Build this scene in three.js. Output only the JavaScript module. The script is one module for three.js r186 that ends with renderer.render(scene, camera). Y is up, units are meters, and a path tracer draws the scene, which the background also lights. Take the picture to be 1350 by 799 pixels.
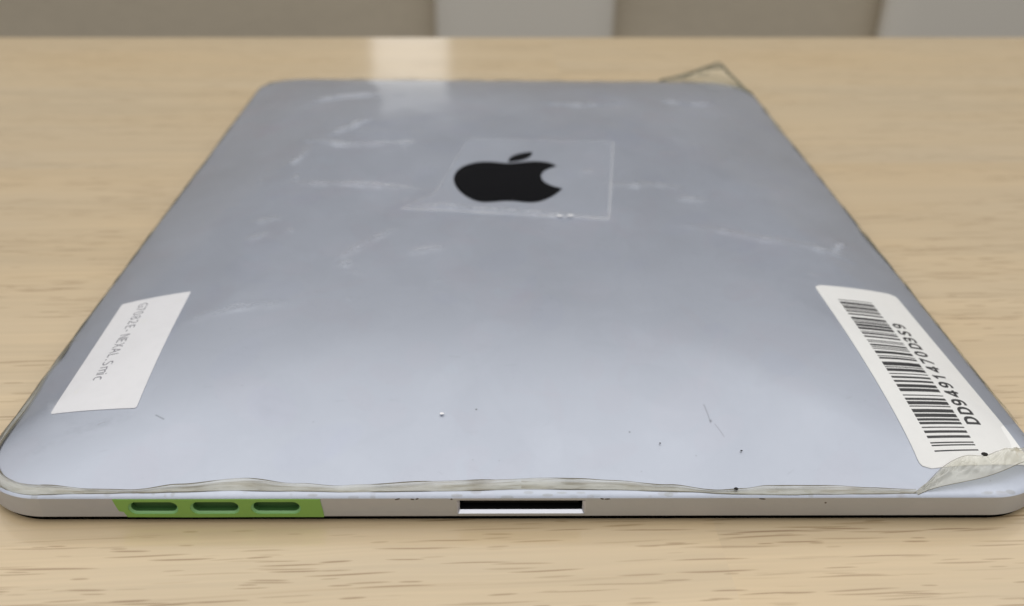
import * as THREE from 'three';
import { mergeGeometries } from 'three/addons/utils/BufferGeometryUtils.js';
import { RectAreaLightUniformsLib } from 'three/addons/lights/RectAreaLightUniformsLib.js';

// ---------------------------------------------------------------- camera, light, exposure
const scene = new THREE.Scene();
const MM = 0.001;
const camera = new THREE.PerspectiveCamera(2 * Math.atan(399.5 / 1218.36) * 180 / Math.PI, 1024 / 606, 0.01, 20);
camera.position.set(-4.86 * MM, 111.70 * MM, 240.44 * MM);
camera.up.set(-0.002906, 0.867475, -0.497473);
camera.lookAt(1.242 * MM, -37.494 * MM, -19.760 * MM);
camera.focus = 0.162;
camera.userData.fStop = 16;

const renderer = new THREE.WebGLRenderer({ antialias: true });
renderer.setSize(1024, 606);
renderer.toneMapping = THREE.LinearToneMapping;
renderer.toneMappingExposure = 1;
renderer.shadowMap.enabled = true;
RectAreaLightUniformsLib.init();
scene.background = new THREE.Color().setRGB(0.15, 0.15, 0.16);        // the dim rest of the room

function areaLamp(w, h, intensity, color, pos, target) {
  const l = new THREE.RectAreaLight(color, intensity, w, h);
  l.position.set(...pos); l.lookAt(...target); scene.add(l);
  return l;
}
// the lit ceiling over the table (out of frame): one broad lamp, then added dimmer strips that soften its far edge
for (const [z0, z1, power] of [[-1.25, 1.7, 1.24], [-1.45, -1.25, 1.05], [-1.65, -1.45, 0.85], [-1.85, -1.65, 0.66], [-2.1, -1.85, 0.48], [-2.4, -2.1, 0.34], [-2.8, -2.4, 0.22]])
  areaLamp(5.2, z1 - z0, power, new THREE.Color(1, 0.98, 0.945), [0, 1.55, (z0 + z1) / 2], [0, 0, (z0 + z1) / 2 - 0.00001]);

// ---------------------------------------------------------------- small tools
let seed = 7;
const rnd = () => { seed = (seed * 1664525 + 1013904223) >>> 0; return seed / 4294967296; };
const rr = (a, b) => a + (b - a) * rnd();
const lerp = (a, b, t) => a + (b - a) * t;
const clamp = (x, a, b) => Math.min(b, Math.max(a, x));
const smooth = (a, b, x) => { const t = clamp((x - a) / (b - a), 0, 1); return t * t * (3 - 2 * t); };
const hash = (i, j, k = 0) => { let h = (i * 374761393 + j * 668265263 + k * 2147483647) | 0; h = Math.imul(h ^ (h >>> 13), 1274126177); return ((h ^ (h >>> 16)) >>> 0) / 4294967296; };
function noise(x, y, k = 0) {
  const i = Math.floor(x), j = Math.floor(y), u = x - i, v = y - j, a = u * u * (3 - 2 * u), b = v * v * (3 - 2 * v);
  return lerp(lerp(hash(i, j, k), hash(i + 1, j, k), a), lerp(hash(i, j + 1, k), hash(i + 1, j + 1, k), a), b);
}
const fbm = (x, y, k = 0) => 0.55 * noise(x, y, k) + 0.28 * noise(x * 2.1, y * 2.1, k + 1) + 0.17 * noise(x * 4.3, y * 4.3, k + 2);
// piecewise linear curve given as [x, y, x, y, ...], smoothed
function curve(list, x) {
  if (x <= list[0]) return list[1];
  for (let i = 2; i < list.length; i += 2) if (x <= list[i]) { const t = (x - list[i - 2]) / (list[i] - list[i - 2]); return lerp(list[i - 1], list[i + 1], t * t * (3 - 2 * t)); }
  return list[list.length - 1];
}
function add(name, geometry, material, parent) {
  const m = new THREE.Mesh(geometry, material); m.name = name; m.castShadow = m.receiveShadow = true;
  (parent || scene).add(m); return m;
}
function tag(o, label, category, group) { o.userData.label = label; o.userData.category = category; if (group) o.userData.group = group; return o; }
// points in millimetres -> indexed sheet; rows x cols, P(i, j) gives [x, y, z], UV(i, j) gives [u, v]
function sheet(rows, cols, P, UV, wrap = false) {
  const pos = [], uv = [], idx = [];
  for (let i = 0; i < rows; i++) for (let j = 0; j < cols; j++) { const p = P(i, j); pos.push(p[0] * MM, p[1] * MM, p[2] * MM); const q = UV ? UV(i, j) : [p[0] * MM, p[2] * MM]; uv.push(q[0], q[1]); }
  for (let i = 0; i + 1 < rows; i++) for (let j = 0; j < (wrap ? cols : cols - 1); j++) { const a = i * cols + j, b = i * cols + (j + 1) % cols, c = a + cols, d = b + cols; idx.push(a, b, c, b, d, c); }
  const g = new THREE.BufferGeometry();
  g.setAttribute('position', new THREE.Float32BufferAttribute(pos, 3));
  g.setAttribute('uv', new THREE.Float32BufferAttribute(uv, 2));
  g.setIndex(idx); g.computeVertexNormals();
  return g;
}
function merged(list) { return mergeGeometries(list.map((g) => (g.index ? g.toNonIndexed() : g))); }
function canvasTexture(w, h, draw, srgb = true) {
  const c = document.createElement('canvas'); c.width = w; c.height = h;
  const x = c.getContext('2d'); draw(x, w, h);
  const t = new THREE.CanvasTexture(c);
  if (srgb) t.colorSpace = THREE.SRGBColorSpace;
  t.magFilter = THREE.LinearFilter; t.anisotropy = 8;
  return t;
}
function dataTexture(w, h, f, srgb) {
  const d = new Uint8Array(w * h * 4);
  for (let j = 0; j < h; j++) for (let i = 0; i < w; i++) { const c = f(i, j), k = (j * w + i) * 4; d[k] = c[0]; d[k + 1] = c[1]; d[k + 2] = c[2]; d[k + 3] = 255; }
  const t = new THREE.DataTexture(d, w, h); if (srgb) t.colorSpace = THREE.SRGBColorSpace;
  t.magFilter = t.minFilter = THREE.LinearFilter; t.wrapS = t.wrapT = THREE.RepeatWrapping; t.needsUpdate = true; return t;
}

// ---------------------------------------------------------------- the setting: table and the wall far behind
// the top of the table is y = 0; its far edge runs behind the tablet
const TABLE_TURN = 0.0354;
const woodW = 0.32, woodH = 0.28;
const woodMap = (() => {
  const W = 2048, H = 2048, a = new Float32Array(W * H), warm = new Float32Array(W * H);
  const dark = new Float32Array(W * H);
  for (let j = 0; j < H; j++) for (let i = 0; i < W; i++) {
    const x = i / W * woodW * 1000, z = j / H * woodH * 1000;             // mm
    const wav = z + 3.5 * (noise(x / 90, z / 60, 3) - 0.5) + 0.8 * (noise(x / 22, z / 16, 31) - 0.5);
    const bands = fbm(x / 160, wav / 9, 5) - 0.5, fine = fbm(x / 45, wav / 1.3, 9) - 0.5, hair = noise(x / 26, wav / 0.42, 15) - 0.5;
    a[j * W + i] = 0.055 * bands + 0.05 * fine + 0.03 * hair;
    warm[j * W + i] = fbm(x / 130, wav / 26, 21) - 0.5;
  }
  // open pores: short dark dashes along the grain, denser in some bands than in others
  for (let n = 0; n < 5600; n++) {
    const x0 = rnd() * W, z0 = rnd() * H;
    if (noise(x0 / W * 4, z0 / H * 26, 40) < 0.30) continue;
    const len = Math.exp(rr(2.9, 4.75)), thick = rr(0.6, 1.3), dep = rr(0.08, 0.72) * (len > 36 ? 1 : 0.8), bend = rr(-0.02, 0.02), ph = rnd() * 6;
    for (let t = -len / 2; t < len / 2; t++) {
      const e = 1 - Math.pow(Math.abs(t) / (len / 2), 3), zc = z0 + t * bend + 0.8 * Math.sin(t / 24 + ph), th = thick * (0.45 + 0.55 * e);
      for (let q = Math.floor(zc - 3); q <= zc + 3; q++) {
        const s = Math.exp(-((q - zc) ** 2) / (th * th)) * e * dep;
        const k = ((q + H * 2) % H) * W + ((Math.round(x0 + t) + W * 2) % W);
        dark[k] = Math.max(dark[k], s);
      }
    }
  }
  // a few long thin growth lines
  for (let n = 0; n < 20; n++) {
    const z0 = rnd() * H, dep = rr(0.06, 0.2), x0 = rnd() * W, len = rr(400, 1500);
    for (let t = 0; t < len; t++) {
      const e = Math.sin(Math.PI * t / len), zc = z0 + 9 * Math.sin(t / 260 + n) + 3 * Math.sin(t / 71 + n * 2);
      for (let q = Math.floor(zc - 4); q <= zc + 4; q++) {
        const s = Math.exp(-((q - zc) ** 2) / 3) * e * dep * (0.5 + noise(t / 60, n, 50));
        const k = ((q + H * 2) % H) * W + ((Math.round(x0 + t) + W * 2) % W);
        dark[k] = Math.max(dark[k], s);
      }
    }
  }
  return dataTexture(W, H, (i, j) => {
    const k = j * W + i, v = 1 + a[k], w = warm[k], d = dark[k];
    const r = 206 * v + 5 * w, g = 184 * v - 3 * w, b = 148 * v - 14 * w;
    return [clamp(lerp(r, 124, d), 0, 255), clamp(lerp(g, 96, d), 0, 255), clamp(lerp(b, 62, d), 0, 255)];
  }, true);
})();
woodMap.repeat.set(1 / woodW, 1 / woodH);
const wood = new THREE.MeshPhysicalMaterial({ map: woodMap, roughness: 0.42, clearcoat: 0.9, clearcoatRoughness: 0.12 });

const table = new THREE.Group(); table.name = 'table'; table.position.set(11.3 * MM, 0, -215.35 * MM); table.rotation.y = TABLE_TURN; scene.add(table);
tag(table, 'pale beech wood-grain table top the silver tablet lies on', 'table');
{
  // the group stands at the middle of the far edge; the top runs from there towards the camera
  const s = new THREE.Shape(), w = 0.8, d = 0.75, r = 0.004;
  s.moveTo(-w + r, 0); s.lineTo(w - r, 0); s.absarc(w - r, -r, r, Math.PI / 2, 0, true); s.lineTo(w, -d + r); s.absarc(w - r, -d + r, r, 0, -Math.PI / 2, true);
  s.lineTo(-w + r, -d); s.absarc(-w + r, -d + r, r, -Math.PI / 2, -Math.PI, true); s.lineTo(-w, -r); s.absarc(-w + r, -r, r, Math.PI, Math.PI / 2, true);
  const g = new THREE.ExtrudeGeometry(s, { depth: 0.0236, bevelEnabled: true, bevelThickness: 0.0007, bevelSize: 0.0007, bevelOffset: -0.0007, bevelSegments: 3, curveSegments: 6 });
  g.rotateX(-Math.PI / 2); g.translate(0, -0.0243, 0);
  const p = g.attributes.position, uv = g.attributes.uv;
  for (let i = 0; i < p.count; i++) uv.setXY(i, p.getX(i) + 0.31, p.getZ(i) + p.getY(i) + 0.11);
  add('table_top', g, wood, table);
}

const wallTex = dataTexture(256, 256, (i, j) => { const v = 236 + 14 * (fbm(i / 24, j / 24, 70) - 0.5) + 8 * (hash(i, j, 71) - 0.5); return [v, v, v]; }, true);
const wallMat = new THREE.MeshStandardMaterial({ map: wallTex, color: new THREE.Color().setRGB(0.70, 0.605, 0.45), roughness: 0.75 });
const wall = add('wall', new THREE.BoxGeometry(5.2, 1.43, 0.08), wallMat); wall.position.set(0, -0.035, -2.04); wall.userData.kind = 'structure';
wall.userData.label = 'taupe wall far behind the table, out of focus';

const paleMat = new THREE.MeshStandardMaterial({ color: new THREE.Color().setRGB(0.78, 0.73, 0.63), roughness: 0.5 });
function board(w, h, d, x, label) {
  const s = new THREE.Shape(); s.moveTo(-w / 2, 0); s.lineTo(w / 2, 0); s.lineTo(w / 2, h); s.lineTo(-w / 2, h); s.closePath();
  const g = new THREE.ExtrudeGeometry(s, { depth: 0.012, bevelEnabled: true, bevelThickness: 0.03, bevelSize: 0.075, bevelOffset: -0.06, bevelSegments: 10 });
  const m = add('pale_board', g, paleMat); m.position.set(x, -0.75, -1.968); return tag(m, label, 'board', 'pale boards against the wall');
}
board(0.385, 0.58, 0.06, 0.067, 'pale grey blurred upright board behind the table, at the top middle');
const b2 = board(0.70, 0.58, 0.06, 1.27, 'pale grey blurred upright board behind the table, at the top right corner'); b2.name = 'pale_board_001';

// lit pane on the wall above the frame: it mirrors in the table behind the tablet
{
  const g = new THREE.Group(); g.name = 'wall_light'; g.position.set(-0.205, 0.22, -1.99); scene.add(g);
  tag(g, 'narrow upright lit pane on the wall, mirrored in the table behind the tablet', 'light');
  add('housing', new THREE.BoxGeometry(0.19, 0.80, 0.02), new THREE.MeshStandardMaterial({ color: 0xd8d4ca, roughness: 0.5 }), g);
  const pane = add('diffuser', new THREE.BoxGeometry(0.178, 0.785, 0.004), new THREE.MeshStandardMaterial({ color: 0xf2efe8, roughness: 0.6, emissive: new THREE.Color(1, 0.98, 0.94), emissiveIntensity: 0.35 }), g);
  pane.position.z = 0.0125;
  areaLamp(0.178, 0.785, 0.35, new THREE.Color(1, 0.98, 0.94), [-0.205, 0.22, -1.97], [-0.205, 0.22, 0]);
}

// ---------------------------------------------------------------- the tablet
const TW = 189.7, TL = 242.8, TR = 14;                 // width, length, corner radius (mm); x to the right, z towards the camera
const sdf = (x, z) => { const qx = Math.abs(x) - TW / 2 + TR, qz = Math.abs(z) - TL / 2 + TR; return Math.min(Math.max(qx, qz), 0) + Math.hypot(Math.max(qx, 0), Math.max(qz, 0)) - TR; };
const hOfD = (d) => { const e = clamp(d, 0, 60); return 5.75 + 7.65 * (1 - Math.pow(1 - e / 60, 2.6)) - 0.36 * Math.pow(1 - clamp(d / 0.9, 0, 1), 2); };
// how far in from the rim, on contours whose corners get rounder towards the middle
function inward(x, z) {
  x = Math.abs(x); z = Math.abs(z);
  const f = (d) => { const r = TR + 0.34 * d, qx = x - TW / 2 + d + r, qz = z - TL / 2 + d + r; return Math.min(Math.max(qx, qz), 0) + Math.hypot(Math.max(qx, 0), Math.max(qz, 0)) - r; };
  if (f(0) >= 0) return 0; if (f(60) <= 0) return 60;
  let a = 0, b = 60; for (let i = 0; i < 22; i++) { const m = (a + b) / 2; if (f(m) <= 0) a = m; else b = m; }
  return (a + b) / 2;
}
const dome = (x, z) => hOfD(inward(x, z));
// rounded rectangle inset by d, walked counter-clockwise seen from above, starting at the middle of the near edge
const OUT = (() => {
  const list = [], a = TW / 2 - TR, b = TL / 2 - TR;   // base point (corner centre or straight) and outward direction
  const seg = (x0, z0, x1, z1, nx, nz, n) => { for (let i = 0; i < n; i++) { const t = i / n; list.push([lerp(x0, x1, t), lerp(z0, z1, t), nx, nz]); } };
  const arc = (cx, cz, a0, n) => { for (let i = 0; i < n; i++) { const t = (a0 + 90 * i / n) * Math.PI / 180; list.push([cx, cz, Math.cos(t), Math.sin(t)]); } };
  seg(-a, b, a, b, 0, 1, 400);
  const arcR = (cx, cz, from, to, n) => { for (let i = 0; i < n; i++) { const t = lerp(from, to, i / n) * Math.PI / 180; list.push([cx, cz, Math.cos(t), Math.sin(t)]); } };
  arcR(a, b, 90, 0, 60); seg(a, b, a, -b, 1, 0, 500); arcR(a, -b, 0, -90, 60); seg(a, -b, -a, -b, 0, -1, 400); arcR(-a, -b, -90, -180, 60); seg(-a, -b, -a, b, -1, 0, 500); arcR(-a, b, 180, 90, 60);
  return list;
})();
const at = (k, d) => { const o = OUT[k]; return [o[0] + o[2] * (TR - d), o[1] + o[3] * (TR - d)]; };

const tablet = new THREE.Group(); tablet.name = 'tablet'; scene.add(tablet);
tag(tablet, 'silver tablet lying face down on the table, its back under wrinkled clear film', 'tablet');

// aluminium: bead-blasted, with faint smudges and a few dark specks and hairline scratches
const aluMap = canvasTexture(1536, 1966, (c, W, H) => {
  const sx = W / TW, sz = H / TL, X = (x) => (x + TW / 2) * sx, Z = (z) => (z + TL / 2) * sz;
  c.fillStyle = '#bec4d0'; c.fillRect(0, 0, W, H);
  for (let n = 0; n < 900; n++) { c.globalAlpha = rr(0.008, 0.03); c.fillStyle = rnd() < 0.55 ? '#9a9da6' : '#e8eaf2'; c.beginPath(); c.ellipse(rnd() * W, rnd() * H, rr(6, 90), rr(4, 50), rnd() * 3, 0, 6.3); c.fill(); }
  c.globalAlpha = 1;
  const scratch = (x, z, dx, dz, w, col) => { c.strokeStyle = col; c.lineWidth = w; c.beginPath(); c.moveTo(X(x), Z(z)); c.quadraticCurveTo(X(x + dx * 0.4 + 0.2), Z(z + dz * 0.5), X(x + dx), Z(z + dz)); c.stroke(); };
  scratch(34.2, 101.8, 0.5, 4.6, 2.2, 'rgba(90,92,102,0.22)'); scratch(35.4, 106.5, 1.2, 3, 1.6, 'rgba(90,92,102,0.2)');
  scratch(-66, 104.2, 1.9, 1.2, 2.6, 'rgba(70,72,80,0.25)');
  for (let n = 0; n < 60; n++) scratch(rr(-85, 85), rr(60, 118), rr(-2.5, 2.5), rr(-1.2, 1.2), rr(0.6, 1.2), 'rgba(95,97,106,' + rr(0.05, 0.16).toFixed(2) + ')');
  const dot = (x, z, r, a) => { c.fillStyle = 'rgba(38,38,42,' + a + ')'; c.beginPath(); c.ellipse(X(x), Z(z), r * sx, r * sz * 1.2, 0, 0, 6.3); c.fill(); };
  dot(-7.9, 103.1, 0.18, 0.4); dot(19.7, 108.4, 0.15, 0.4); dot(34.8, 105.8, 0.25, 0.2);
  for (let n = 0; n < 160; n++) dot(rr(-88, 88), rr(20, 119), rr(0.04, 0.11), rr(0.1, 0.35).toFixed(2));
  // grime that gathered along the rim
  for (let n = 0; n < 160; n++) { c.globalAlpha = rr(0.06, 0.25); c.fillStyle = '#7c7768'; const p = at(Math.floor(rnd() * OUT.length), rr(0.1, 1.0)); c.beginPath(); c.ellipse(X(p[0]), Z(p[1]), rr(2, 9), rr(1, 3), 0, 0, 6.3); c.fill(); }
  c.globalAlpha = 1;
});
const aluRough = dataTexture(512, 512, (i, j) => { const v = 225 + 40 * (fbm(i / 40, j / 40, 80) - 0.5) + 18 * (hash(i, j, 81) - 0.5); return [v, v, v]; }, false);
const grain = dataTexture(1024, 1024, (i, j) => { const v = 90 * hash(i, j, 90) + 80 * noise(i / 2.2, j / 2.2, 91) + 60 * noise(i / 7, j / 7, 92); return [v, v, v]; }, false);
grain.repeat.set(5, 6);
const alu = new THREE.MeshPhysicalMaterial({ map: aluMap, metalness: 1, roughness: 0.56, roughnessMap: aluRough, bumpMap: grain, bumpScale: 0.00001 });
const planar = (x, z) => [(x + TW / 2) / TW, 1 - (z + TL / 2) / TL];

// openings in the straight near wall: three speaker slots and the connector slot
const SLOTS = [[-66.3, -57.9], [-55.9, -47.6], [-45.7, -37.3]], SY = [2.05, 4.75], DOCK = [-10.95, 10.95, 2.0, 4.95], BEV = 0.36;
function stadium(x0, x1, y0, y1, inset, r0 = 99, n = 10) {                 // closed outline, counter-clockwise seen from the front
  x0 += inset; x1 -= inset; y0 += inset; y1 -= inset; const r = Math.min((y1 - y0) / 2, Math.max(r0 - inset, 0.05)), pts = [];
  for (const [cx, cy, a0] of [[x1 - r, y0 + r, -90], [x1 - r, y1 - r, 0], [x0 + r, y1 - r, 90], [x0 + r, y0 + r, 180]])
    for (let i = 0; i <= n; i++) { const a = (a0 + 90 * i / n) * Math.PI / 180; pts.push([cx + r * Math.cos(a), cy + r * Math.sin(a)]); }
  return pts;
}
const asPath = (pts, P) => { const s = new P(); pts.forEach((p, i) => (i ? s.lineTo(p[0] * MM, p[1] * MM) : s.moveTo(p[0] * MM, p[1] * MM))); s.closePath(); return s; };
const ZN = TL / 2;
{
  const rings = [];
  for (let i = 0; i <= 10; i++) rings.push(0.12 * i);
  for (let d = 1.4; d < 13; d += 0.4) rings.push(d);
  const n = OUT.length, list = [];
  // back: true offsets near the rim, then scaled towards the middle
  const inner = []; for (let i = 0; i <= 60; i++) inner.push(1 - i / 60);
  list.push(sheet(rings.length + inner.length, n, (i, j) => {
    let x, z;
    if (i < rings.length) [x, z] = at(j, rings[i]);
    else { [x, z] = at(j, 13); const k = inner[i - rings.length]; x *= Math.max(k, 1e-4); z *= Math.max(k, 1e-4); }
    return [x, dome(x, z), z];
  }, null, true));
  { const g = list[0], p = g.attributes.position; for (let i = 0; i < p.count; i++) g.attributes.uv.setXY(i, ...planar(p.getX(i) / MM, p.getZ(i) / MM)); }
  // side wall with a rounded lower rim, left out along the straight near side
  const prof = [[0, hOfD(0)], [0, 4], [0, 2], [0, 1.6], [0.07, 1.38], [0.25, 1.22], [0.5, 1.14], [1.7, 1.12]];
  const wallG = sheet(prof.length, n - 400 + 1, (i, j) => { const [x, z] = at((400 + j) % n, prof[i][0]); return [x, prof[i][1], z]; });
  { const p = wallG.attributes.position; for (let i = 0; i < p.count; i++) wallG.attributes.uv.setXY(i, 0.5 + 0.4 * (p.getX(i) + p.getZ(i)) / MM / TW, 0.7 + p.getY(i) / MM / TL); }
  list.push(wallG);
  const a = TW / 2 - TR;
  const lower = sheet(5, 2, (i, j) => { const q = prof[3 + i]; return [j ? a : -a, q[1], ZN - q[0]]; }); list.push(lower);
  const front = new THREE.Shape(); front.moveTo(-a * MM, 1.6 * MM); front.lineTo(a * MM, 1.6 * MM); front.lineTo(a * MM, hOfD(0) * MM); front.lineTo(-a * MM, hOfD(0) * MM); front.closePath();
  for (const [x0, x1] of SLOTS) front.holes.push(asPath(stadium(x0, x1, SY[0], SY[1], 0), THREE.Path));
  front.holes.push(asPath(stadium(...DOCK, 0, 0.4), THREE.Path));
  const fg = new THREE.ShapeGeometry(front, 1); fg.translate(0, 0, ZN * MM);
  { const p = fg.attributes.position; for (let i = 0; i < p.count; i++) fg.attributes.uv.setXY(i, 0.5 + 0.4 * p.getX(i) / MM / TW, 0.7 + p.getY(i) / MM / TL); }
  list.push(fg);
  for (const g of list) if (!g.attributes.normal) g.computeVertexNormals();
  add('back_shell', merged(list), alu, tablet).userData.label = 'matt silver aluminium shell';
}
function tunnel(outline, steps) {                                          // steps: [inset, depth]; returns the walls of an opening
  const n = outline(0).length;
  return sheet(steps.length, n + 1, (i, j) => { const p = outline(steps[i][0])[j % n]; return [p[0], p[1], ZN - steps[i][1]]; }, (i, j) => [j / n, i]);
}
function cap(outline, inset, depth) { const g = new THREE.ShapeGeometry(asPath(outline(inset), THREE.Shape)); g.translate(0, 0, (ZN - depth) * MM); return g; }

// screen side: black glass just above the table
{
  const pts = OUT.map((_, k) => at(k, 0.9));
  const g = new THREE.ExtrudeGeometry(asPath(pts.map((p) => [p[0], -p[1]]), THREE.Shape), { depth: 1.16 * MM, bevelEnabled: false }); g.rotateX(-Math.PI / 2);
  g.translate(0, 0.02 * MM, 0);
  add('screen_glass', g, new THREE.MeshPhysicalMaterial({ color: 0x040404, roughness: 0.8, specularIntensity: 0.1 }), tablet);
}

// green tape over the speaker, cut out round the slots
const greenMat = new THREE.MeshPhysicalMaterial({ color: new THREE.Color().setRGB(0.24, 0.45, 0.085), roughness: 0.45 });
const greenLip = new THREE.MeshPhysicalMaterial({ color: new THREE.Color().setRGB(0.26, 0.52, 0.2), roughness: 0.35 });
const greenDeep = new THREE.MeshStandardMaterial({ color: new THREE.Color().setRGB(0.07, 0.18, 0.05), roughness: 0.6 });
{
  const o = [[-68.6, 5.28], [-68.35, 4.2], [-68.1, 3.3], [-67.9, 2.75], [-67.2, 2.6], [-66.95, 2.05], [-66.7, 1.45], [-55, 1.36], [-44, 1.4], [-33.55, 1.38], [-33.6, 2.4], [-33.75, 3.6], [-33.95, 5.25], [-45, 5.3], [-58, 5.24]];
  const s = asPath(o, THREE.Shape);
  for (const [x0, x1] of SLOTS) s.holes.push(asPath(stadium(x0, x1, SY[0], SY[1], 0), THREE.Path));
  const g = new THREE.ExtrudeGeometry(s, { depth: 0.12 * MM, bevelEnabled: false }); g.translate(0, 0, (ZN + 0.004) * MM);
  const tape = add('speaker_tape', g, greenMat, tablet); tape.userData.label = 'green tape with three slots';
  SLOTS.forEach(([x0, x1], k) => {
    const out = (ins) => stadium(x0, x1, SY[0], SY[1], ins);
    const slot = add('speaker_slot', merged([tunnel(out, [[BEV, BEV], [BEV, 1.3]]), cap(out, BEV, 1.3)]), greenDeep, tablet);
    slot.userData.label = 'dark green speaker slot';
    add('slot_rim', tunnel(out, [[0, 0], [BEV * 0.5, BEV * 0.35], [BEV, BEV]]), greenLip, slot);
  });
}
// connector opening
{
  const out = (ins) => stadium(...DOCK, ins, 0.4, 5);
  const c = add('dock_connector', merged([tunnel(out, [[0.5, 0.5], [0.5, 5]]), cap(out, 0.5, 5)]), new THREE.MeshStandardMaterial({ color: 0x060608, roughness: 0.6 }), tablet);
  c.userData.label = 'black connector slot with a bright lower lip';
  add('connector_lip', tunnel(out, [[0, 0], [0.5, 0.5]]), new THREE.MeshPhysicalMaterial({ color: 0xe6e8f0, metalness: 1, roughness: 0.3 }), c);
  add('connector_tongue', new THREE.BoxGeometry(20 * MM, 0.9 * MM, 3 * MM).translate(0, 3.3 * MM, (ZN - 3.2) * MM), new THREE.MeshStandardMaterial({ color: 0x050506, roughness: 0.5 }), c);
}

// the emblem: apple silhouette with a bite on the right and a leaf, inlaid in the flat middle of the back
{
  const y = 13.4 + 0.03;
  const M = new THREE.MeshPhysicalMaterial({ color: 0x020204, roughness: 0.5, specularIntensity: 0 });
  const s = new THREE.Shape(), P = (x, z) => [x * MM, -z * MM];
  const mv = (x, z) => s.moveTo(...P(x, z)), cv = (a, b, c, d, e, f) => s.bezierCurveTo(...P(a, b), ...P(c, d), ...P(e, f));
  mv(-1.0, -12.5);
  cv(1.6, -12.5, 4.2, -14.2, 7.9, -14.2);          // right shoulder
  cv(9.8, -14.0, 12.2, -13.2, 13.3, -10.4);
  cv(9.2, -7.8, 8.2, -4.4, 8.6, -0.9);             // bite
  cv(9.0, 2.2, 11.0, 4.6, 13.9, 6.0);
  cv(12.6, 9.6, 8.6, 15.6, 5.2, 15.6);             // lower right
  cv(2.4, 15.6, 1.6, 14.7, -1.0, 14.7);
  cv(-3.6, 14.7, -4.6, 15.6, -7.2, 15.6);
  cv(-11.6, 15.4, -16.0, 6.2, -16.0, -0.8);
  cv(-16.0, -9.0, -11.6, -13.6, -7.0, -13.6);
  cv(-4.2, -13.6, -2.8, -12.5, -1.0, -12.5);
  const l = new THREE.Shape();
  l.moveTo(...P(-0.6, -13.6)); l.bezierCurveTo(...P(-0.8, -18.2), ...P(2.8, -21.4), ...P(6.6, -21.8)); l.bezierCurveTo(...P(6.9, -17.6), ...P(3.6, -13.8), ...P(-0.6, -13.6));
  const opt = { depth: 0.04 * MM, bevelEnabled: false, curveSegments: 24 };
  const g = new THREE.ExtrudeGeometry(s, opt), lg = new THREE.ExtrudeGeometry(l, opt);
  for (const q of [g, lg]) { q.rotateX(-Math.PI / 2); q.translate(0, y * MM, 0); }
  const e = new THREE.Group(); e.name = 'emblem'; tablet.add(e); e.userData.label = 'black inlaid fruit emblem with a bite';
  add('emblem_body', g, M, e); add('emblem_leaf', lg, M, e);
}

// paper labels that follow the curve of the back
function paper(name, corners, round, tex, label) {
  const [A, B, C, D] = corners;                      // far left, far right, near right, near left
  const NV = 90, NU = 40, len = Math.hypot(A[0] - D[0], A[1] - D[1]), wid = Math.hypot(A[0] - B[0], A[1] - B[1]);
  const uv = (i, j) => {
    const v = i / (NV - 1), e = Math.min(v, 1 - v) * len, ins = e < round ? (round - Math.sqrt(Math.max(0, round * round - (round - e) ** 2))) / wid : 0;
    return [lerp(ins, 1 - ins, j / (NU - 1)), v];
  };
  const xz = (u, v) => [lerp(lerp(A[0], B[0], u), lerp(D[0], C[0], u), v), lerp(lerp(A[1], B[1], u), lerp(D[1], C[1], u), v)];
  const top = sheet(NV, NU, (i, j) => { const [x, z] = xz(...uv(i, j)); return [x, dome(x, z) + 0.13, z]; }, (i, j) => { const q = uv(i, j); return [q[0], 1 - q[1]]; });
  const rim = []; for (let j = 0; j < NU; j++) rim.push([0, j]); for (let i = 1; i < NV; i++) rim.push([i, NU - 1]); for (let j = NU - 2; j >= 0; j--) rim.push([NV - 1, j]); for (let i = NV - 2; i >= 0; i--) rim.push([i, 0]);
  const edge = sheet(2, rim.length, (i, j) => { const [x, z] = xz(...uv(...rim[j])); return [x, dome(x, z) + (i ? 0.01 : 0.13), z]; }, () => [0.02, 0.5]);
  const m = add(name, merged([top, edge]), new THREE.MeshPhysicalMaterial({ map: tex, roughness: 0.55 }), tablet);
  m.userData.label = label; return m;
}
const barTex = canvasTexture(720, 2020, (c, W, H) => {
  c.fillStyle = '#f4f4f2'; c.fillRect(0, 0, W, H);
  for (let n = 0; n < 300; n++) { c.globalAlpha = 0.02; c.fillStyle = rnd() < 0.5 ? '#d8d8d4' : '#ffffff'; c.beginPath(); c.ellipse(rnd() * W, rnd() * H, rr(10, 60), rr(10, 60), 0, 0, 6.3); c.fill(); }
  c.globalAlpha = 1; c.fillStyle = '#17171a';
  const x0 = W * 0.175, x1 = W * 0.575, y0 = H * 0.105, y1 = H * 0.945, unit = (y1 - y0) / 158;
  let y = y0; let ink = true;
  while (y < y1 - unit * 0.6) { const k = [1, 1, 1, 2, 2, 3][Math.floor(rnd() * 6)] + (ink ? (rnd() < 0.4 ? 1 : 0) : 0); const h = Math.min(k * unit, y1 - y); if (ink) c.fillRect(x0, y, x1 - x0, h); y += h; ink = !ink; }
  c.fillStyle = '#111114'; c.font = '126px sans-serif'; c.strokeStyle = '#111114'; c.lineWidth = 10; c.textBaseline = 'alphabetic';
  c.save(); c.translate(W * 0.755, H * 0.835); c.rotate(-Math.PI / 2);
  const t = 'DD9491470D3S9', step = H * 0.60 / t.length; for (let i = 0; i < t.length; i++) { c.fillText(t[i], i * step, 0); c.strokeText(t[i], i * step, 0); }
  c.restore();
});
paper('barcode_label', [[67.8, 57.6], [88.2, 55.2], [91.0, 114.0], [69.9, 116.4]], 1.7, barTex, 'white label with a barcode and a line of characters');
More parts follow.
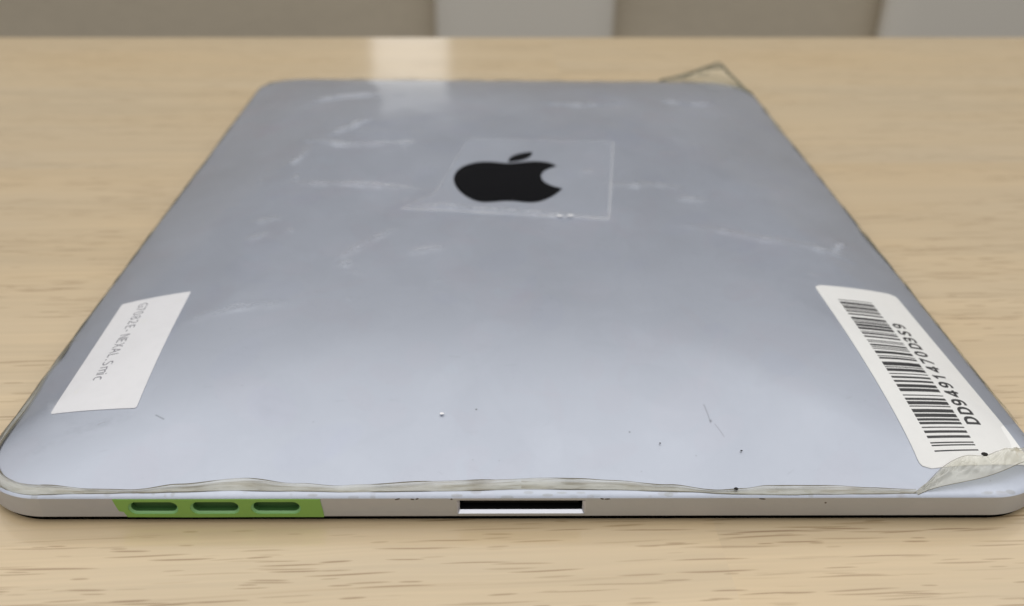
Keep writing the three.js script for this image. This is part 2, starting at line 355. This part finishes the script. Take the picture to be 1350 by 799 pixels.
const plainTex = canvasTexture(560, 1440, (c, W, H) => {
  c.fillStyle = '#eeeef1'; c.fillRect(0, 0, W, H);
  for (let n = 0; n < 260; n++) { c.globalAlpha = 0.03; c.fillStyle = rnd() < 0.5 ? '#dcdad8' : '#ffffff'; c.beginPath(); c.ellipse(rnd() * W, rnd() * H, rr(10, 60), rr(10, 60), 0, 0, 6.3); c.fill(); }
  c.globalAlpha = 1; c.fillStyle = '#74747d'; c.font = '104px sans-serif';
  c.save(); c.translate(W * 0.30, H * 0.045); c.rotate(Math.PI / 2);
  const t = 'G7082E-NEXAL.Smic'; const step = H * 0.735 / t.length; let x = 0;
  for (const ch of t) { c.fillText(ch, x, 0); x += step * (ch === '.' ? 0.6 : ch === 'i' ? 0.55 : ch === 'm' ? 1.35 : 1.05); }
  c.restore();
});
paper('plain_label', [[-87.4, 60.9], [-71.7, 60.7], [-70.1, 102.2], [-86.4, 101.6]], 0.25, plainTex, 'pale label with one faded grey line of print');

// ---------------------------------------------------------------- the clear film stuck over the back
// where it has come loose: ridges [height mm, half-width mm, x, z, x, z, ...]
const RIDGES = [
  [0.22, 1.3, -62, 2.2, -52, 3.4, -42, 3.8, -33, 6, -23, 8.6], [0.26, 1.5, -64, -33.5, -57, -31, -51, -27.5, -43, -27, -35, -28],
  [0.34, 1.7, -55.5, -38, -50, -45, -45.5, -50.5], [0.2, 1.2, -28, 31, -36, 41, -42, 50.5], [0.2, 1.1, -66, 26.6, -58.5, 24.8], [0.2, 1.1, -65, 37, -60, 33.4],
  [0.2, 1.4, 40, 29, 50, 32, 60.6, 35.7, 70, 36.5, 79, 38.2, 84, 42.5], [0.2, 1.3, 24, 3.5, 35, 4, 40, 3.2, 47, 6.3], [0.22, 1.2, -25.5, 46.5, -21, 44.2, -16, 42.6],
  [0.25, 1.2, -41, 51.5, -37, 51.0], [0.22, 1.3, -28.5, 20.4, -18, 18.4, -8, 20.5, 5, 22.5, 18, 25.4, 27, 26.2], [0.2, 1.2, -66, -10, -62, -18, -60, -26],
  [0.2, 1.4, -70, 75, -60, 70, -48, 69], [0.2, 1.3, 79, 38, 82, 33, 84.5, 31], [0.18, 1.2, -35, -27.5, -29, -29], [0.22, 1.5, 10, -70, 24, -67, 40, -70], [0.25, 1.6, 52, -76, 62, -72, 74, -76],
  [0.3, 2.0, -70, -72, -58, -78, -44, -80], [0.12, 1.6, -90, 116, -80, 108, -68, 103.6], [0.1, 1.4, -92, 92, -84, 104, -76, 108], [0.2, 1.2, 44, 12, 52, 14], [0.2, 1.0, 20, -6, 24, -5.6],
];
for (let n = 0; n < 46; n++) {                                // many small nicks and wrinkles besides
  const x = rr(-80, 80), z = rr(-100, 70), a = rr(-0.5, 0.5) + (rnd() < 0.2 ? 1.2 : 0), l = Math.exp(rr(0.2, 2.1));
  if (Math.abs(x) < 22 && z > -26 && z < 20) continue;
  RIDGES.push([rr(0.05, 0.15), rr(0.35, 0.8), x, z, x + l * 0.5 * Math.cos(a), z + l * 0.5 * Math.sin(a) + rr(-0.5, 0.5), x + l * Math.cos(a), z + l * Math.sin(a)]);
}
function ridge(x, z) {
  let h = 0;
  for (const r of RIDGES) {
    const [amp, w] = r;
    for (let i = 2; i + 3 < r.length; i += 2) {
      const x0 = r[i], z0 = r[i + 1], dx = r[i + 2] - x0, dz = r[i + 3] - z0;
      if (x < Math.min(x0, x0 + dx) - 4 * w || x > Math.max(x0, x0 + dx) + 4 * w || z < Math.min(z0, z0 + dz) - 4 * w || z > Math.max(z0, z0 + dz) + 4 * w) continue;
      const t = clamp(((x - x0) * dx + (z - z0) * dz) / (dx * dx + dz * dz), 0, 1), q = Math.hypot(x - x0 - dx * t, z - z0 - dz * t);
      const f = (i - 2) / 2 + t, n = (r.length - 4) / 2, taper = Math.pow(Math.sin(Math.PI * clamp(f / n * 0.94 + 0.03, 0, 1)), 0.8);
      h = Math.max(h, 1.25 * amp * taper * (0.65 + 0.7 * noise(x / 3.1, z / 3.1, 120)) * Math.exp(-(q * q) / (w * w)));
    }
  }
  return h;
}
const filmTop = (x, z) => dome(x, z) + 0.28 + 0.10 * (fbm(x / 34, z / 30, 130) - 0.4) + 0.035 * (noise(x / 7, z / 7, 131) - 0.4) + ridge(x, z);
// how far in the film lies flat (its loose margin, the lip, runs from there outwards) and where the lip ends
const nearIn = [-90, 2.1, -81, 2.05, -72, 1.25, -66, 1.15, -58, 1.9, -47, 2.9, -38, 2.1, -31, 1.7, -27, 1.95, -16, 2.4, -5, 2.7, 4, 3.0, 10, 2.75, 15, 2.6, 25, 1.8, 34, 1.0, 38, 1.15, 42, 1.6, 52, 1.55, 60, 1.3, 67, 1.0];
const nearOut = [-90, 0.3, -70, 0.7, -64, 0.75, -47, 1.15, -30, 0.85, -16, 1.05, 4, 1.3, 15, 1.25, 28, 0.85, 34, 0.5, 40, 0.35, 60, 0.4, 67, 0.5];
const PERI = OUT.length;
const kOfX = (x) => Math.round((x + TW / 2 - TR) / (TW - 2 * TR) * 400);
const margin = OUT.map((o, k) => {
  const n1 = noise(k / 14, 3, 140), n2 = noise(k / 55, 9, 141);
  let a = 0.4 + 0.5 * n1 * n2 + 0.5 * smooth(0.55, 0.9, n2), b = 0.1 - 0.9 * Math.max(0, noise(k / 24, 5, 142) - 0.45) - 0.5 * Math.max(0, noise(k / 7, 8, 144) - 0.6);
  if (k > 475 && k < 940) a += 0.9 * Math.exp(-(((k - 860) / 16) ** 2));
  const x = at(k, 0)[0], nearSide = k < 400;
  if (nearSide) { a = curve(nearIn, x) + 0.22 * (n1 - 0.5) * smooth(0, 24, k); b = Math.min(a - 0.35, curve(nearOut, x) + 0.12 * (noise(k / 9, 7, 143) - 0.5) * smooth(0, 24, k)); }
  const flapA = kOfX(67.5);
  if (k > flapA && k < 475) { const t = smooth(flapA, flapA + 8, k) * (1 - smooth(466, 474, k)); a = lerp(a, curve([67, 1.0, 69.5, 1.9, 73, 3.8, 76, 5.0, 81, 5.4, 86, 5.6, 95, 5.6], at(k, 0)[0]), t); b = lerp(b, a - 0.3, t); }
  if (k > 1920) { const t = smooth(1920, 1960, k); a = lerp(a, 2.05 + 0.5 * (n1 - 0.5) * (1 - smooth(1955, 1978, k)), t); b = lerp(b, 0.46, t); }
  return [a, b];
});
for (let it = 0; it < 2; it++) { const c = margin.map((m) => m.slice()); for (let k = 0; k < PERI; k++) for (const q of [0, 1]) margin[k][q] = (c[(k + PERI - 1) % PERI][q] + c[k][q] * 2 + c[(k + 1) % PERI][q]) / 4; }

const filmMat = new THREE.MeshPhysicalMaterial({ color: new THREE.Color().setRGB(0.945, 0.945, 0.945), transmission: 1, thickness: 0, roughness: 0.85, ior: 1.46, specularIntensity: 0.45 });
const lipMap = dataTexture(1024, 64, (i, j) => {
  // smeared glue and dust: long streaks along the edge
  const q = fbm(i / 70, j / 10, 210), s = fbm(i / 40, j / 2.2, 213), v = 1 - 0.14 * smooth(0.45, 0.85, q) - 0.12 * smooth(0.55, 0.9, s), w = smooth(0.45, 0.8, q);
  return [250 * v, (247 - 5 * w) * v, (236 - 14 * w) * v];
}, true);
const lipMat = new THREE.MeshPhysicalMaterial({ map: lipMap, transmission: 0.95, thickness: 0, roughness: 0.2, ior: 1.52, specularIntensity: 1 });
const rimMat = new THREE.MeshPhysicalMaterial({ color: new THREE.Color().setRGB(0.23, 0.21, 0.15), transmission: 0.3, thickness: 0, roughness: 0.35 });
const film = (() => {
  const R = 420;
  const g = sheet(R, PERI, (i, j) => {
    // rows run from the film's border to the middle
    const [a] = margin[j]; let x, z; const d1 = 13, n1 = 34;
    if (i < n1) { [x, z] = at(j, lerp(a, Math.max(d1, a + 0.5), i / n1)); }
    else { const [bx, bz] = at(j, Math.max(d1, a + 0.5)), k = Math.max(1 - (i - n1) / (R - 1 - n1), 1e-4); x = bx * k; z = bz * k; }
    const e = -sdf(x, z) - a;
    const loose = (j < 400 && j < kOfX(67)) ? 0.30 * smooth(0, 40, j) * smooth(0.6, 1.6, a - margin[j][1]) * (1 - smooth(0, 2.5, e)) : 0;
    return [x, filmTop(x, z) + loose, z];
  }, null, true);
  { const p = g.attributes.position; for (let i = 0; i < p.count; i++) g.attributes.uv.setXY(i, ...planar(p.getX(i) / MM, p.getZ(i) / MM)); }
  // milky where it has lifted off
  filmMat.roughnessMap = dataTexture(760, 972, (i, j) => {
    const x = (i / 760 - 0.5) * TW, z = (0.5 - j / 972) * TL, v = clamp(0.09 + 2.9 * Math.max(0, ridge(x, z) - 0.03) * (0.25 + 1.2 * smooth(0.25, 0.75, fbm(x / 2.6, z / 2.6, 203))) + 0.35 * Math.max(0, fbm(x / 20, z / 20, 200) - 0.62), 0, 1) * 255; return [v, v, v];
  }, false);
  return add('clear_film', g, filmMat, tablet);
})();
film.userData.label = 'wrinkled clear film stuck over the back';
// the loose rolled margin of the film
const lipEnd = (k) => {                                     // height of the film at its border
  const [x, z] = at(k, margin[k][0]); const loose = k < kOfX(67) ? 0.30 * smooth(0, 40, k) * smooth(0.6, 1.6, margin[k][0] - margin[k][1]) : 0; return filmTop(x, z) + loose;
};
{
  const S = 9, lo = 475, hi = kOfX(67.5) + PERI;            // round the outline, but not along the peeled corner
  const g = sheet(S, hi - lo + 1, (i, j) => {
    const k = (lo + j) % PERI, t = i / (S - 1), [a, b] = margin[k], [x, z] = at(k, lerp(a, b, t));
    const w = a - b, y0 = lipEnd(k), y1 = dome(...at(k, b)) + 0.05;
    return [x, lerp(y0, y1, t * t) + Math.sin(Math.PI * t) * (0.12 * w + 0.26 * w * (noise(k / 11, t * 2.2, 150) - 0.4) + 0.08 * (noise(k / 3.1, t * 5, 151) - 0.4)), z];
  }, (i, j) => [(lo + j) / 160, i / (S - 1)]);
  add('film_lip', g, lipMat, film).userData.label = 'yellowed rolled edge of the film';
  // cut border: a thin dull line where the film leaves the surface
  const T = 6, rimPts = (r0, f) => sheet(T + 1, hi - lo + 1, (i, j) => {
    const k = (lo + j) % PERI, a = i / T * Math.PI * 2, o = OUT[k], r = r0 * (k < 400 ? 1 : 2.3) * (0.12 + 1.25 * smooth(0.3, 0.8, noise(k / 13, 4, 160)) + 0.3 * noise(k / 3, 6, 161)), [d, y] = f(k), [x, z] = at(k, d);
    return [x + o[2] * r * Math.cos(a), y + r * Math.sin(a), z + o[3] * r * Math.cos(a)];
  });
  add('film_edge', merged([rimPts(0.055, (k) => [margin[k][0], lipEnd(k) + 0.02]), rimPts(0.05, (k) => [margin[k][1], dome(...at(k, margin[k][1])) + 0.06])]), rimMat, film);
}
// peeled and folded corner, near right
function loft(A, B, rows, cols, shape) {
  const ca = new THREE.CatmullRomCurve3(A.map((p) => new THREE.Vector3(...p))), cb = new THREE.CatmullRomCurve3(B.map((p) => new THREE.Vector3(...p)));
  const P = (i, j) => { const v = j / (cols - 1), u = i / (rows - 1), p = ca.getPoint(v).lerp(cb.getPoint(v), u), s = shape(u, v); return [p.x + (s[0] || 0), p.y + s[1], p.z + s[2]]; };
  return { g: sheet(rows, cols, P), P, A: ca, B: cb };
}
function cord(c, r, n = 80) { const v = new THREE.CatmullRomCurve3(Array.from({ length: 30 }, (_, i) => c(i / 29))); return new THREE.TubeGeometry(v, n, r * MM, 6); }
{
  const F = [[67.1, 5.95, 120.8], [69.6, 6.5, 119.2], [73.1, 7.6, 116.5], [76.0, 8.3, 114.9], [78.4, 8.8, 114.3], [81.5, 9.0, 114.6], [84.2, 9.5, 113.8], [89.1, 8.9, 112.4], [92.6, 7.6, 110.6], [94.4, 5.8, 108.4]];
  const Eg = [[67.7, 5.8, 121.1], [69.4, 6.3, 120.6], [71.6, 6.9, 120.3], [75.6, 7.4, 119.7], [79.6, 7.9, 119.0], [83.2, 8.5, 118.0], [87.0, 8.9, 116.4], [91, 8.2, 114.3], [94.2, 6.8, 111.6], [94.8, 5.9, 108.8]];
  const f = loft(F, Eg, 22, 90, (u, v) => {
    const b = Math.sin(Math.PI * u) * Math.sin(Math.PI * Math.min(1, v * 1.15));
    const sharp = (q) => 0.5 - Math.abs(2 * q - 1), cr = sharp(noise(u * 3 + v * 3, v * 13, 170)), c2 = sharp(noise(u * 5 + 3, v * 27 + u * 4, 171));
    const peak = Math.exp(-(((v - 0.66) / 0.05) ** 2)) * Math.sin(Math.PI * clamp(u * 1.1, 0, 1));
    return [0, 0.55 * b + Math.sin(Math.PI * u) * (1.3 * cr + 0.7 * c2) + 1.0 * peak, 0.3 * b * cr];
  });
  const flap = add('peeled_film', f.g, new THREE.MeshPhysicalMaterial({ color: new THREE.Color().setRGB(0.90, 0.89, 0.82), transmission: 0.62, thickness: 0, roughness: 0.16, ior: 1.5 }), film);
  flap.userData.label = 'crumpled peeled corner of the film over the barcode label';
  const V = (u, v) => { const p = f.P(Math.round(u * 21), Math.round(v * 89)); return new THREE.Vector3(p[0] * MM, p[1] * MM, p[2] * MM); };
  const edge = merged([cord((t) => V(0, t), 0.035), cord((t) => V(1, t), 0.05)]);
  add('film_edge', edge, rimMat, film);
}
// film corner standing up, far right
{
  const A = [[60, 6.9, -119.6], [66, 7.0, -119.3], [76, 7.4, -117.6], [84, 7.2, -114.4], [89.5, 6.6, -109.5], [93.2, 6.0, -103]];
  const B = [[61, 6.9, -120.4], [71, 9.0, -121.6], [80.5, 12.2, -122.6], [84.0, 13.3, -122.8], [88.0, 10.4, -117.0], [93.6, 6.2, -104]];
  const f = loft(A, B, 16, 60, (u, v) => [0, 1.3 * (noise(u * 4, v * 8, 180) - 0.45) * Math.sin(Math.PI * u), 0.6 * Math.sin(Math.PI * u) * Math.sin(Math.PI * v)]);
  add('raised_film', f.g, new THREE.MeshPhysicalMaterial({ color: new THREE.Color().setRGB(0.80, 0.77, 0.64), transmission: 0.78, thickness: 0, roughness: 0.3, ior: 1.46 }), film).userData.label = 'loose corner of the film standing up';
  const V = (u, v) => { const p = f.P(u, Math.round(v * 59)); return new THREE.Vector3(p[0] * MM, p[1] * MM, p[2] * MM); };
  add('film_edge', merged([cord((t) => V(15, t), 0.34), cord((t) => V(13, t), 0.3), cord((t) => V(Math.round(13 + 2 * Math.cos(t * 17)), t), 0.3), cord((t) => V(Math.round(15 - 11 * Math.sin(t * 9) ** 2), t * 0.45), 0.22), cord((t) => V(4, t), 0.14)]), new THREE.MeshPhysicalMaterial({ color: new THREE.Color().setRGB(0.30, 0.28, 0.18), transmission: 0.4, thickness: 0, roughness: 0.4 }), film);
}
// square clear patch laid over the emblem
{
  const Q = [[-12.6, -33.0], [32.0, -30.8], [24.6, 26.0], [-28.6, 20.2], [-20.5, 9.6]];
  const inside = new THREE.Shape(Q.map((p) => new THREE.Vector2(p[0] * MM, -p[1] * MM)));
  const g = new THREE.ShapeGeometry(inside); g.rotateX(-Math.PI / 2); g.translate(0, (13.4 + 0.12) * MM, 0);
  const patch = add('clear_patch', g, new THREE.MeshPhysicalMaterial({ color: 0xffffff, transmission: 1, thickness: 0, roughness: 0.36, ior: 1.46, specularIntensity: 0.04 }), tablet);
  patch.userData.label = 'clear patch over the emblem';
  const strip = (p, q, w) => { const dx = q[0] - p[0], dz = q[1] - p[1], l = Math.hypot(dx, dz), nx = -dz / l * w, nz = dx / l * w, n = 60;
    return sheet(3, n, (i, j) => { const t = j / (n - 1), k = (i - 1) * (0.35 + 0.9 * noise(t * 9 + p[0], 2, 230)), x = p[0] + dx * t + nx * k, z = p[1] + dz * t + nz * k; return [x, 13.4 + 0.16 + (i === 1 ? 0.1 : 0), z]; }); };
  add('patch_edge', merged(Q.map((p, i) => strip(p, Q[(i + 1) % Q.length], [0.14, 0.4, 0.6, 0.22, 0.16][i]))), new THREE.MeshPhysicalMaterial({ color: 0xffffff, transmission: 0.9, thickness: 0, roughness: 0.5, ior: 1.46 }), patch);
}
// lint and dirt caught in the film, and two glints painted as white flecks
{
  const lint_glint = new THREE.MeshStandardMaterial({ color: 0xf2f2f4, roughness: 0.5 }), grime = new THREE.MeshStandardMaterial({ color: 0x5a5246, roughness: 0.8 }), dirt = new THREE.MeshStandardMaterial({ color: 0x1a1815, roughness: 0.8 });
  const speck = (x, z, sx, sy, sz, m, lift = 0.1) => {
    const g = new THREE.IcosahedronGeometry(1, 2), p = g.attributes.position;
    for (let i = 0; i < p.count; i++) { const k = 0.75 + 0.5 * noise(p.getX(i) * 2 + x, p.getY(i) * 2 + p.getZ(i) + z, 190); p.setXYZ(i, p.getX(i) * k * sx * MM, p.getY(i) * k * sy * MM, p.getZ(i) * k * sz * MM); }
    g.computeVertexNormals(); g.translate(x * MM, (filmTop(x, z) + lift) * MM, z * MM); return g;
  };
  for (const [x, y, w] of [[-20.9, 5.25, 0.5], [-18.4, 5.2, 0.35], [-17.6, 5.28, 0.3], [-11.8, 5.2, 0.2], [13.7, 5.25, 0.35], [14.6, 5.2, 0.5], [41, 5.2, 0.6], [52, 4.3, 0.2]]) {
    const g = new THREE.IcosahedronGeometry(1, 1); g.scale(w * MM, 0.16 * MM, 0.05 * MM); g.rotateZ(rr(-0.4, 0.4)); g.translate(x * MM, y * MM, ZN * MM); add('grime_mark', g, grime, tablet);
  }
  add('lint_glint', speck(12.0, 24.9, 0.7, 0.05, 0.45, lint_glint, 0.03), lint_glint, film); add('lint_glint', speck(14.9, 24.9, 0.8, 0.05, 0.4, lint_glint, 0.03), lint_glint, film);  // white flecks in place of lamp glints on the film
  add('lint_glint', speck(-14.2, 104.4, 0.45, 0.05, 0.28, lint_glint, 0.03), lint_glint, film);
  for (const [x, z, r, l] of [[24.8, 111.1, 0.12, 0], [39.0, 112.7, 0.15, 0], [36.6, 120.3, 0.3, 0.1], [81.0, 114.9, 0.42, 2.0]]) add('dirt_speck', speck(x, z, r * 1.3, r * 0.5, r, dirt, l), dirt, film);
}

renderer.render(scene, camera);
